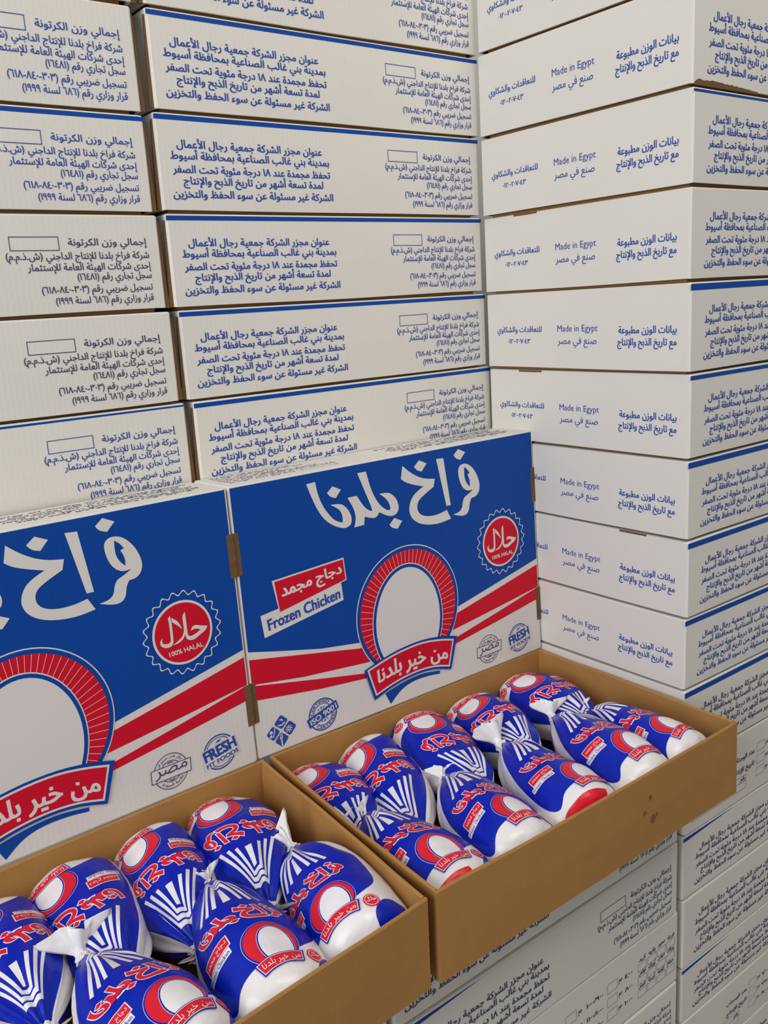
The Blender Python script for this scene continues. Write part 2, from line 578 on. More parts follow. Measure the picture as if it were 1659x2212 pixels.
def kraft_insert(name):
    bm = bmesh.new()
    box_bm(bm, -CL / 2 + 0.012, CL / 2 - 0.012, -CW / 2 + 0.012, CW / 2 - 0.012, 0.0, CH - 0.006)
    return bm_mesh(name, bm, ['kraft'])


A_B = 0.0012
LIDS = [lid_shell('lid', CL, CW, CH, A_B, w, seed=s) for s, w in ((1, 0.0012), (2, -0.0010), (3, 0.0006))]
INSERT = kraft_insert('kraft_insert')

# ---- print on the long side with the company lines (measured from the left end of that side)
BT = 0.024


def company_side(ink):
    out = []
    F = Flat()
    for s, x0, x1, z in (('عنوان مجزر الشركة جمعية رجال الأعمال', .0278, .2567, .0865),
                         ('بمدينة بني غالب الصناعية بمحافظة أسيوط', .0176, .268, .0715),
                         ('تحفظ مجمدة عند ١٨ درجة مئوية تحت الصفر', .019, .2684, .0545),
                         ('لمدة تسعة أشهر من تاريخ الذبح والإنتاج', .0329, .2553, .0405),
                         ('الشركة غير مسئولة عن سوء الحفظ والتخزين', .0165, .2718, .0235)):
        F.text_line(s, x0, x1, z, 0.0134, ink, 2, bold=BT)
    out.append(('address_lettering', F))
    F = Flat()
    for s, x0, x1, z in (('إجمالي وزن الكرتونة', .4495, .5527, .0880),
                         ('شركة فراخ بلدنا للإنتاج الداجني (ش.ذ.م.م)', .373, .554, .0715),
                         ('إحدى شركات الهيئة العامة للإستثمار', .3965, .555, .0588),
                         ('سجل تجاري رقم (١٦٤٨١)', .456, .5545, .0458),
                         ('تسجيل ضريبي رقم (٣٠٣-٨٤٠-٦١٨)', .410, .5545, .0308),
                         ('قرار وزاري رقم (٦٨٦ لسنة ١٩٩٩)', .4253, .554, .0172)):
        F.text_line(s, x0, x1, z, 0.0118, ink, 2, bold=BT * 0.6)
    out.append(('company_lettering', F))
    F = Flat()
    x0, x1, z0, z1 = .3795, .438, .0805, .0965
    F.stroke([(x0, z0), (x1, z0), (x1, z1), (x0, z1)], 0.0009, ink, 2, closed=True)
    out.append(('weight_box', F))
    return out


def weight_side(ink):
    F, G, K = Flat(), Flat(), Flat()
    sq = lambda x, z, w, h: (G if x > .46 else K if x < .1 else F).stroke([(x, z), (x + w, z), (x + w, z + h), (x, z + h)], 0.0005, ink, 2, closed=True)
    rows = (0.0745, 0.0515, 0.0285)
    for k, z in enumerate(rows):
        for x in (.206, .2975, .3914):
            sq(x, z, .0235, .0150)
        for x in (.2335, .325, .4185):
            F.text_line('جم', x, x + .0085, z + .006, 0.011, ink, 2, bold=BT)
        F.text_line(('٧٠٠', '٧٥٠', '٨٠٠')[k], .247, .272, z + .007, 0.0105, ink, 2, bold=BT)
        F.text_line(('٩٠٠/١٠٠٠', '١٠٠٠/١١٠٠', '١١٠٠/١٢٠٠')[k], .343, .381, z + .007, 0.0105, ink, 2, bold=BT)
        F.text_line(('٤٠٠', '٨٠٠', '١٠٠٠')[k], .433, .452, z + .007, 0.0105, ink, 2, bold=BT)
        for c, s in enumerate((('كبد', 'قوانص', 'شيش'), ('بانيه', 'أوراك', 'أجنحة'), ('صدور', 'دبوس', 'كفتة'), ('فرخة', 'وراك', 'حمام'))):
            x = .4660 + c * .0247
            G.text_line(s[k], x + .002, x + .0195, z + .0155, 0.0105, ink, 2, bold=BT)
            sq(x, z - .0035, .0215, .0125)
    K.text_line('عدد الوحدات', .1330, .1985, .0785, 0.0118, ink, 2, bold=BT)
    K.text_line('تاريخ الإنتاج', .1330, .1990, .0560, 0.0118, ink, 2, bold=BT)
    sq(.020, .0200, .155, .0245)
    K.stroke([(.020, .0335), (.175, .0335)], 0.0007, ink, 2)
    K.text_line('رقم', .158, .172, .0385, 0.0095, ink, 2, bold=BT)
    return [('tick_box_print', F), ('cut_table_print', G), ('date_table_print', K)]


def end_side(ink):
    out = []
    F = Flat()
    F.text_line('للتعاقدات والشكاوي', .025, .1265, .0630, 0.0125, ink, 2, bold=BT * 0.7)
    F.text_line('٠١٢٠٠٢٠٧٠٤٣', .050, .101, .0465, 0.0105, ink, 2, bold=BT * 0.7)
    out.append(('contact_lettering', F))
    F = Flat()
    F.text_line('Made in Egypt', .160, .240, .0640, 0.0145, ink, 2)
    F.text_line('صنع في مصر', .160, .238, .0440, 0.0150, ink, 2, bold=0.004)
    out.append(('origin_lettering', F))
    F = Flat()
    F.text_line('بيانات الوزن مطبوعة', .279, .379, .0605, 0.0142, ink, 2, bold=BT)
    F.text_line('مع تاريخ الذبح والإنتاج', .277, .379, .0420, 0.0142, ink, 2, bold=BT)
    out.append(('date_lettering', F))
    return out


EPS = 0.00022
f_plus_y = lambda H, A: (lambda x, z, k: (CL / 2 - x, CW / 2 + bulge_long(CL / 2 - x, z, H, A) + EPS * k, z))
f_minus_y = lambda H, A: (lambda x, z, k: (x - CL / 2, -CW / 2 - bulge_long(x - CL / 2, z, H, A) - EPS * k, z))
f_plus_x = lambda H, A: (lambda e, z, k: (CL / 2 + bulge_end(e - CW / 2, z, H, A * 0.7) + EPS * k, e - CW / 2, z))
COMPANY = {k: [(n, F.build(n, f_plus_y(CH, A_B), [k])) for n, F in company_side(k)] for k in ('ink_blue', 'ink_dark')}
WEIGHT = [(n, F.build(n, f_minus_y(CH, A_B), ['ink_dark'])) for n, F in weight_side('ink_dark')]
ENDP = [(n, F.build(n, f_plus_x(CH, A_B), ['ink_blue'])) for n, F in end_side('ink_blue')]


def band_mesh(h0, h1):
    """blue of the top print running over the edge onto the long side, h0 deep at the left and h1 at the right"""
    F = Flat()
    n = 16
    T = [(CL * i / n, CH - 0.0022) for i in range(n + 1)]
    Bt = [(CL * i / n, CH - 0.0022 - max(0.0002, h0 + (h1 - h0) * i / n)) for i in range(n + 1)]
    F.tris(T + Bt, [(i, i + 1, n + 2 + i, n + 1 + i) for i in range(n)], 'print_blue', 1)
    return F.build('blue_edge_band', f_plus_y(CH, A_B), ['print_blue'])


BANDS = {'full': band_mesh(0.0062, 0.0055), 'thick': band_mesh(0.0088, 0.0080), 'thin': band_mesh(0.0036, 0.0024), 'wedge': band_mesh(0.0075, -0.022), 'rwedge': band_mesh(-0.004, 0.006)}


def tab_mesh():
    bm = bmesh.new()
    rnd = random.Random(5)
    n = 7
    V = []
    for i in range(n + 1):
        y = -0.028 + 0.056 * i / n
        w = 0.0030 + rnd.uniform(-0.0007, 0.0007)
        V.append([bm.verts.new(p) for p in ((-0.004, y, -0.0035), (w * 0.4, y, -0.0035), (w * 0.4, y, 0.0011), (-0.004, y, 0.0011))])
    for i in range(n):
        for k in range(4):
            bm.faces.new((V[i][k], V[i][(k + 1) % 4], V[i + 1][(k + 1) % 4], V[i + 1][k]))
    bm.faces.new(V[0][::-1])
    bm.faces.new(V[-1])
    bmesh.ops.recalc_face_normals(bm, faces=bm.faces)
    return bm_mesh('lock_tab', bm, ['kraft_edge'])


TAB = tab_mesh()


def flap_mesh():
    """raw corrugated edge of the folded corner flap on the end of a lid"""
    bm = bmesh.new()
    rnd = random.Random(8)
    n = 10
    V = []
    for i in range(n + 1):
        z = 0.004 + (CH - 0.012) * i / n
        w = 0.0016 + 0.004 * (1 - i / n) + rnd.uniform(-0.0003, 0.0003)
        V.append([bm.verts.new(p) for p in ((-0.0005, -0.0018, z), (w, -0.0018, z), (w, 0.0018, z), (-0.0005, 0.0018, z))])
    for i in range(n):
        for k in range(4):
            bm.faces.new((V[i][k], V[i][(k + 1) % 4], V[i + 1][(k + 1) % 4], V[i + 1][k]))
    bm.faces.new(V[0][::-1])
    bm.faces.new(V[-1])
    bmesh.ops.recalc_face_normals(bm, faces=bm.faces)
    return bm_mesh('corner_flap', bm, ['kraft_edge'])


FLAP = flap_mesh()
COUNT = [0]


def carton(label, group, cx, cy, z0, z1, yaw, band='full', ink='ink_blue', end=False, weight=False, flap=0, shift=0.0, tabs=()):
    """closed carton; yaw = pi turns its company side to the camera"""
    k = COUNT[0]
    COUNT[0] += 1
    t = empty('carton', label, 'carton', group, Matrix.Translation((cx, cy, z0)) @ Matrix.Rotation(yaw, 4, 'Z') @ Matrix.Diagonal((1, 1, (z1 - z0) / CH, 1)))
    link_mesh('lid', LIDS[k % 3], t)
    link_mesh('kraft_insert', INSERT, t)
    if weight:
        for n, me in WEIGHT:
            link_mesh(n, me, t)
    else:
        for n, me in COMPANY[ink]:
            link_mesh(n, me, t).location.x = -shift
        if band:
            link_mesh('blue_edge_band', BANDS[band], t)
    if end:
        for n, me in ENDP:
            link_mesh(n, me, t)
        for y in tabs:
            b = link_mesh('lock_tab', TAB, t)
            b.location = (CL / 2 - 0.0009, y, CH - 0.0011)
            b.scale = (1, .9, .6)
    if flap:
        # flap > 0: on the end that faces right in the photograph (local -x), flap < 0: on the left-facing end
        for sx in ([-1] if flap == 1 else [1] if flap == -1 else [-1, 1]):
            b = link_mesh('corner_flap', FLAP, t)
            b.location = (sx * (CL / 2), CW / 2 - 0.004 if sx < 0 else CW / 2 - 0.006, 0)
            b.scale = (sx, 1, 1)
    return t


PI = math.pi
NTH = ('first', 'second', 'third', 'fourth', 'fifth', 'sixth', 'seventh', 'eighth', 'ninth', 'tenth', 'eleventh', 'twelfth', 'thirteenth', 'fourteenth', 'fifteenth', 'sixteenth')
# left column of the back row
ZA = [.690, .567, .441, .320, .197, .074, -.050]
XA = [-.016, -.018, -.018, -.014, -.010, -.003]
for i in range(6):
    carton('white printed carton, %s from the top in the leftmost stack' % NTH[i], 'cartons in the leftmost stack', XA[i] - CL / 2, CW / 2 + .001 * (i % 2), ZA[i + 1] + .0004, ZA[i] - .0004,
           PI + (.002, -.003, .001, .003, -.002, .0)[i], band=('full', None, 'full', None, None, 'thin')[i], ink='ink_dark' if i in (3, 4) else 'ink_blue', flap=1)
# middle column of the back row
ZB = [.694, .569, .447, .322, .1975, .0735, -.052]
XB = [.001, .000, -.003, -.002, .003, .009]
for i in range(6):
    carton('white printed carton, %s from the top in the middle stack' % NTH[i], 'cartons in the middle stack', XB[i] + CL / 2, CW / 2 + .001 * ((i + 1) % 2), ZB[i + 1] + .0004, ZB[i] - .0004,
           PI + (0., .002, -.002, .001, -.001, .002)[i], band='full', flap=-1)
# right column, one row nearer the camera
ZC = [.690, .570, .4425, .319, .195, .0695, -.0545, -.1745, -.295, -.411, -.537, -.663, -.781, -.912, -1.018, -1.135, -1.253]
XC = [.566, .565, .566, .568, .569, .571, .573, .574, .574, .574, .578, .580, .581, .584, .585, .584]
RIGHT = []
for i in range(16):
    wt = i in (10, 14)
    t = carton('white printed carton, %s from the top in the right hand stack%s' % (NTH[i], ', with tick boxes' if wt else ''), 'cartons in the right hand stack', XC[i] + CL / 2, -.008 - CW / 2, ZC[i + 1] + .0004, ZC[i] - .0004,
           (0 if wt else PI) - .006 + (.003, -.002, .002, -.003, .001)[i % 5],
           band=('thin', None, 'thin', None, 'thick', 'full', 'thick', 'thick', 'thick', 'thick', None, 'wedge', None, 'wedge', None, None)[i], end=i < 9, weight=wt, shift=.016, tabs={3: (-.104,), 5: (-.104,), 7: (.102,)}.get(i, ()), ink='ink_dark' if i > 8 else 'ink_blue')
    RIGHT.append(t)
# the torn lower edge of the second carton, its kraft layer bared
F = Flat()
rnd = random.Random(12)
n = 26
T = [(.004 + .150 * i / n, .0045 + (.0048 + rnd.uniform(-.0012, .0012)) * min(1, i / 1.5) * (1 - (i / n) ** 2)) for i in range(n + 1)]
Bt = [(x, .0015) for x, z in T]
F.tris(T + Bt, [(i, i + 1, n + 2 + i, n + 1 + i) for i in range(n)], 'kraft_edge', 1)
link_mesh('torn_edge', F.build('torn_edge', f_plus_y(CH, A_B), ['kraft_edge']), RIGHT[1])
# stack under the right tray
ZD = [-.5375, -.660, -.788, -.918, -1.030, -1.142, -1.253]
for i in range(6):
    wt = i == 2
    carton('white printed carton, %s below the right hand tray%s' % (NTH[i], ', with weight tick boxes' if wt else ''), 'cartons under the right tray', (-.011, -.012, -.006, -.008, -.008, -.009)[i] + CL / 2, -.408 + CW / 2 - .002 * (i % 2), ZD[i + 1] + .0004, ZD[i] - .0004,
           (0 if wt else PI) + (.0, .002, -.001, .002, 0., 0.)[i], band=(None, 'wedge', None, None, None, None)[i], weight=wt, ink='ink_dark')
for i in range(6):
    carton('white printed carton, %s below the left hand tray' % NTH[i], 'cartons under the left tray', -.020 - CL / 2, -.408 + CW / 2, ZD[i + 1] + .0004, ZD[i] - .0004, PI, band=None, ink='ink_dark')

# ------------------------------------------------------------------ emblem shared by lids and bags
RIB_B = [(0.1924, 0.0751), (0.2502, 0.0895), (0.3063, 0.0927), (0.3506, 0.0871), (0.3815, 0.0782), (0.3647, 0.026), (0.3307, 0.0369), (0.293, 0.0401), (0.2478, 0.0355), (0.2071, 0.023)]
RIB_R = [(0.201, 0.0718), (0.2496, 0.0832), (0.3057, 0.0869), (0.3466, 0.0802), (0.3707, 0.0735), (0.3594, 0.0351), (0.3313, 0.0434), (0.2936, 0.0466), (0.2485, 0.0419), (0.2119, 0.0324)]
SWOOSH = [(0.2289, 0.0264), (0.2505, 0.0314), (0.2796, 0.0356), (0.309, 0.036), (0.3419, 0.0301), (0.3414, 0.0248), (0.3166, 0.029), (0.2839, 0.0296), (0.2591, 0.0227), (0.2381, 0.0064)]


def emblem(F, f, W, B, R, l0, rays=True, bold=0.03, shift=0.0):
    P = lambda pts: [f(*p) for p in pts]
    cx, cy, r = .2886, .1465, .1025
    F.poly(P(circle(cx, cy, r, 72)), W, l0)
    F.poly(P(circle(cx, cy, r - .0016, 72)), B, l0 + 1)
    F.poly(P(circle(cx, cy, r - .0072, 72)), R, l0 + 2)
    ox, oy, rx, ry = .2850, .1300, .0640, .0850
    ox, rx = ox + shift, rx - shift * .35
    if rays:
        for i in range(-7, 56):
            a = math.radians(i * 5.2)
            p0 = (ox + rx * .9 * math.cos(a), oy + ry * .9 * math.sin(a))
            d = Vector((math.cos(a), math.sin(a)))
            q = Vector(p0) - Vector((cx, cy))
            bq = q.dot(d)
            t = -bq + math.sqrt(max(0, bq * bq - q.length_squared + (r - .0074) ** 2))
            p1 = (p0[0] + d.x * t, p0[1] + d.y * t)
            if p1[1] < .07:
                continue
            F.stroke(P([p0, p1]), .0006, W, l0 + 3)
    oval = lambda g: [(ox + (rx + g) * math.cos(t * math.pi / 30), oy + (ry + g) * math.sin(t * math.pi / 30)) for t in range(60)]
    F.poly(P(oval(.0066)), W, l0 + 4)
    F.poly(P(oval(.0050)), B, l0 + 5)
    F.poly(P(oval(0)), W, l0 + 6)
    F.poly(P(soften(RIB_B)), B, l0 + 7)
    F.poly(P(soften(fatten(RIB_R, .0028))), W, l0 + 8)
    F.poly(P(soften(RIB_R)), R, l0 + 9)
    V, Fc, w, h = text_tris('من خير بلدنا', bold, 3)
    Q = []
    for a, b in V:
        u, v = a / w, b / h
        x = .2150 + u * .1440
        top = .0685 + .0130 * (1 - (2 * u - 1) ** 2) - .001 * u
        bot = .0400 + .0075 * (1 - (2 * u - 1) ** 2) - .001 * u
        Q.append(f(x, bot + (top - bot) * v))
    F.tris(Q, Fc, W, l0 + 10)


def lettering(F, f, mat, l0, hole_mat, outline=None, d=0.0):
    for k, pts in CALLI.items():
        q = [f(*p) for p in soften(pts)]
        if k == 'fahole':
            F.poly(q, hole_mat, l0 + 2)
            continue
        if outline:
            F.poly(fatten(q, d), outline, l0)
        F.poly(fatten(q, d * .3) if d else q, mat, l0 + 1)


# ------------------------------------------------------------------ the two printed lids standing behind the trays
LL, LW, LH = 0.576, 0.388, 0.100
SX = LL / 0.5811


def lid_top_prints():
    out = []
    fn = lambda s, t, k: (s * SX - LL / 2, t - LW / 2, LH + EPS * k)
    W, B, R = 'print_white', 'print_blue', 'print_red'
    # background
    F = Flat()
    low = [(.003, .1585), (.0556, .1454), (.1214, .1302), (.1923, .1196), (.29, .1195), (.3909, .126), (.48, .1445), (.578, .1652)]
    up = [(s, LW - .002) for s, t in low]
    F.tris(low + up, [(i, i + 1, 9 + i, 8 + i) for i in range(7)], B, 1)
    out.append(('blue_field', F.build('blue_field', fn, [B])))
    F = Flat()

    def strip(a, b):
        n = len(a)
        F.tris(a + b, [(i, i + 1, n + i + 1, n + i) for i in range(n - 1)], R, 1)
    strip([(.003, .1470), (.0871, .1309), (.1877, .1114), (.29, .108), (.39, .116), (.48, .134), (.578, .1545)],
          [(.003, .1107), (.0871, .0972), (.1999, .0856), (.29, .083), (.3745, .0893), (.48, .1020), (.578, .1145)])
    strip([(.003, .1090), (.1163, .0854), (.1926, .0701), (.29, .069), (.3819, .0752), (.48, .0940), (.578, .1138)],
          [(.003, .0872), (.1145, .0704), (.1935, .0617), (.29, .060), (.381, .0651), (.48, .0785), (.578, .0930)])
    out.append(('red_stripes', F.build('red_stripes', fn, [R])))
    F = Flat()
    lettering(F, lambda a, b: (a, b + .003), W, 2, B)
    out.append(('brand_lettering', F.build('brand_lettering', fn, [W, B])))
    F = Flat()
    emblem(F, lambda a, b: (a, b), W, B, R, 3)
    F.poly(soften(SWOOSH), B, 2)
    out.append(('round_emblem', F.build('round_emblem', fn, [W, B, R])))
    F = Flat()
    F.poly([(0.0511, 0.2483), (0.1736, 0.2554), (0.1757, 0.221), (0.0581, 0.201)], W, 4)
    F.poly([(0.0545, 0.2462), (0.1719, 0.253), (0.1737, 0.2224), (0.0592, 0.202)], R, 5)
    F.poly([(0.0278, 0.2039), (0.1657, 0.2196), (0.1673, 0.1926), (0.0308, 0.1712)], W, 3)
    F.text_quad('دجاج مجمد', (.0625, .2405), (.1680, .2485), (.1690, .2262), (.0655, .2125), W, 6, bold=.035)
    F.text_quad('Frozen Chicken', (.0365, .1960), (.1615, .2130), (.1622, .1965), (.0385, .1795), 'ink_blue', 5, bold=.028)
    out.append(('product_label', F.build('product_label', fn, [W, R, 'ink_blue'])))
    F = Flat()
    cx, cy = .4945, .2135
    wave = lambda r: [(cx + (r + .0028 * math.cos(22 * t)) * math.cos(t), cy + (r + .0028 * math.cos(22 * t)) * math.sin(t)) for t in [2 * math.pi * i / 220 for i in range(220)]]
    F.band(wave(.0530), wave(.0512), W, 3)
    F.poly(circle(cx, cy, .0424, 64), W, 3)
    F.poly(circle(cx, cy, .0392, 64), R, 4)
    for q in HALAL:
        F.poly(soften([(a - .0013, b - .0035) for a, b in q]), W, 5)
    F.text_quad('100% HALAL', (.4712, .1925), (.5195, .1940), (.5215, .1872), (.4722, .1862), W, 5, bold=.02)
    out.append(('halal_badge', F.build('halal_badge', fn, [W, R])))
    # small stamps along the bottom
    I = 'ink_blue'
    F = Flat()

    def tile(pts):
        q = []
        n = len(pts)
        for i in range(n):
            a, b, c = Vector(pts[i - 1]), Vector(pts[i]), Vector(pts[(i + 1) % n])
            q += [tuple(b + (a - b) * .12), tuple(b + (c - b) * .12)]
        F.poly(q, I, 2)
    tile([(.0425, .0543), (.0535, .0432), (.0420, .0320), (.0300, .0428)])
    tile([(.0557, .0415), (.0665, .0299), (.0543, .0184), (.0438, .0304)])
    tile([(.0277, .0413), (.0390, .0301), (.0270, .0190), (.0165, .0309)])
    tile([(.0402, .0286), (.0524, .0172), (.0408, .0055), (.0288, .0168)])
    for a in range(8):
        t = a * math.pi / 4
        F.stroke([(.0535 + .0012 * math.cos(t), .0295 + .0012 * math.sin(t)), (.0535 + .0058 * math.cos(t), .0295 + .0058 * math.sin(t))], .0013, W, 3)
    for dx in (-.0018, 0, .0018):
        F.stroke([(.0400 + dx, .0262), (.0400 + dx, .0205)], .0008, W, 3)
    F.stroke([(.0382, .0205), (.0400, .0170), (.0402, .0075)], .0022, W, 3)
    F.stroke([(.0418, .0205), (.0400, .0172)], .0016, W, 3)
    F.poly(circle(.0245, .0325, .0026, 14), W, 3)
    F.poly(circle(.0238, .0268, .0022, 14), W, 3)
    F.stroke([(.0305, .0375), (.0300, .0320), (.0270, .0245)], .0014, W, 3)
    F.stroke([(.0365, .0395), (.0425, .0385), (.0480, .0415)], .0020, W, 3)
    F.stroke([(.0398, .0465), (.0430, .0470), (.0445, .0440)], .0018, W, 3)
    out.append(('food_stamp', F.build('food_stamp', fn, [I, W])))
    F = Flat()
    cx, cy = .1128, .0314
    F.band(circle(cx, cy, .0248), circle(cx, cy, .0230), I, 2)
    F.band(circle(cx, cy, .0170), circle(cx, cy, .0160), I, 2)
    F.text_arc('CERTIFIED', cx, cy, .0177, .0046, math.radians(112), math.radians(120), I, 2, bold=.02)
    F.text_arc('CERTIFIED', cx, cy, .0223, .0046, math.radians(-68), math.radians(120), I, 2, bold=.02, inside=True)
    for px, py, r in ((.1060, .0400, .0018), (.1105, .0420, .0024), (.1150, .0420, .0018), (.1105, .0210, .0018), (.1155, .0212, .0024), (.1200, .0230, .0018)):
        F.poly([(px + (r if k % 2 == 0 else r * .42) * math.sin(k * math.pi / 5), py + (r if k % 2 == 0 else r * .42) * math.cos(k * math.pi / 5)) for k in range(10)], I, 2)
    F.poly([(.0841, .0306), (.1373, .0462), (.1412, .0331), (.0883, .0168)], I, 4)
    F.text_quad('ISO 9001', (.0885, .0288), (.1358, .0426), (.1382, .0338), (.0910, .0202), W, 5, bold=.022)
    out.append(('certificate_stamp', F.build('certificate_stamp', fn, [I, W])))
    F = Flat()
    D = 'ink_dark'
    cx, cy = .4530, .0352
    F.band(circle(cx, cy, .0245), circle(cx, cy, .0235), D, 2)
    F.band(circle(cx, cy, .0150), circle(cx, cy, .0140), D, 2)
    F.text_arc('بكل فخر صنع في', cx, cy, .0165, .0055, math.radians(95), math.radians(120), D, 2, bold=.01)
    F.text_arc('علامة الجودة', cx, cy, .0222, .0055, math.radians(-85), math.radians(100), D, 2, bold=.01, inside=True)
    q = [(.4256, .0437), (.4815, .0440), (.4805, .0263), (.4250, .0262)]
    F.poly(q, W, 3)
    F.stroke(q, .0010, D, 4, closed=True)
    F.text_quad('مصر', (.4305, .0415), (.4765, .0422), (.4758, .0290), (.4300, .0280), D, 5, bold=0)
    F.stroke([(.4490, .0465), (.4530, .0480), (.4570, .0468)], .0014, D, 4)
    F.stroke([(.4490, .0238), (.4530, .0228), (.4570, .0240)], .0014, D, 4)
    out.append(('made_in_stamp', F.build('made_in_stamp', fn, [D, W])))
    F = Flat()
    cx, cy = .5252, .0355
    F.band(circle(cx, cy, .0248), circle(cx, cy, .0230), I, 2)
    F.band(circle(cx, cy, .0212), circle(cx, cy, .0202), I, 2)
    F.poly([(.4975, .0432), (.5490, .0528), (.5545, .0245), (.5010, .0160)], W, 3)
    F.text_quad('FRESH', (.4990, .0425), (.5483, .0512), (.5520, .0350), (.5022, .0262), I, 4, bold=.05)
    F.text_quad('FIT FOODS', (.5030, .0236), (.5522, .0325), (.5532, .0262), (.5040, .0176), I, 4, bold=.03)
    F.poly(soften([(.5200, .0498), (.5240, .0530), (.5290, .0532), (.5255, .0502)]), I, 4)
    out.append(('fresh_stamp', F.build('fresh_stamp', fn, [I, W])))
    return out


def lid_long_scaled(F, side):
    kx, kz = LL / CL, LH / CH
    if side > 0:
        return [(n, G.build(n, lambda x, z, k: (LL / 2 - x * kx, LW / 2 + bulge_long(CL / 2 - x, z, CH, .0006) + EPS * k, z * kz), ['ink_dark'])) for n, G in F]
    return None


STAND_LID = None
_cl, _cw = CL, CW
CL, CW = LL, LW
STAND_LID = lid_shell('lid_shell', LL, LW, LH, .0006, .0010, zb=0.0, seed=11, rim=1)
CL, CW = _cl, _cw
LID_PRINTS = lid_top_prints()
LID_COMPANY = lid_long_scaled(company_side('ink_dark'), 1)


def standing_lid(label, BL, yaw, lean):
    e = Vector((math.cos(yaw), math.sin(yaw), 0))
    n = Vector((-math.sin(yaw), math.cos(yaw), 0))
    u = Vector((0, 0, 1))
    up = u * math.cos(lean) + n * math.sin(lean)
    bk = n * math.cos(lean) - u * math.sin(lean)
    c = Vector(BL) + e * LL / 2 + up * LW / 2 + bk * LH
    M = Matrix(((e.x, up.x, -bk.x, c.x), (e.y, up.y, -bk.y, c.y), (e.z, up.z, -bk.z, c.z), (0, 0, 0, 1)))
    t = empty('printed_carton_cover', label, 'carton cover', 'printed lids behind the trays', M)
    link_mesh('lid_shell', STAND_LID, t)
    for nme, me in LID_PRINTS:
        link_mesh(nme, me, t)
    for nme, me in LID_COMPANY:
        link_mesh(nme, me, t)
    for sx in (-1, 1):
        for y0 in (.296, .084):
            b = link_mesh('lock_tab', TAB, t)
            b.location = (sx * (LL / 2 - .0006), y0 - LW / 2, LH - .0011)
            b.scale = (sx * 1.9, 1.05, 1.5)
    return t


RIM = -.4205
standing_lid('blue white and red carton lid standing behind the right tray', (-.004, -.1145, RIM + .0006), -.004, .034)
standing_lid('blue white and red carton lid behind the left tray, cut by the frame edge', (-.006 - LL * math.cos(.0195), -.1165 - LL * math.sin(.0195), RIM + .0006), .0195, .036)

# ------------------------------------------------------------------ open kraft trays


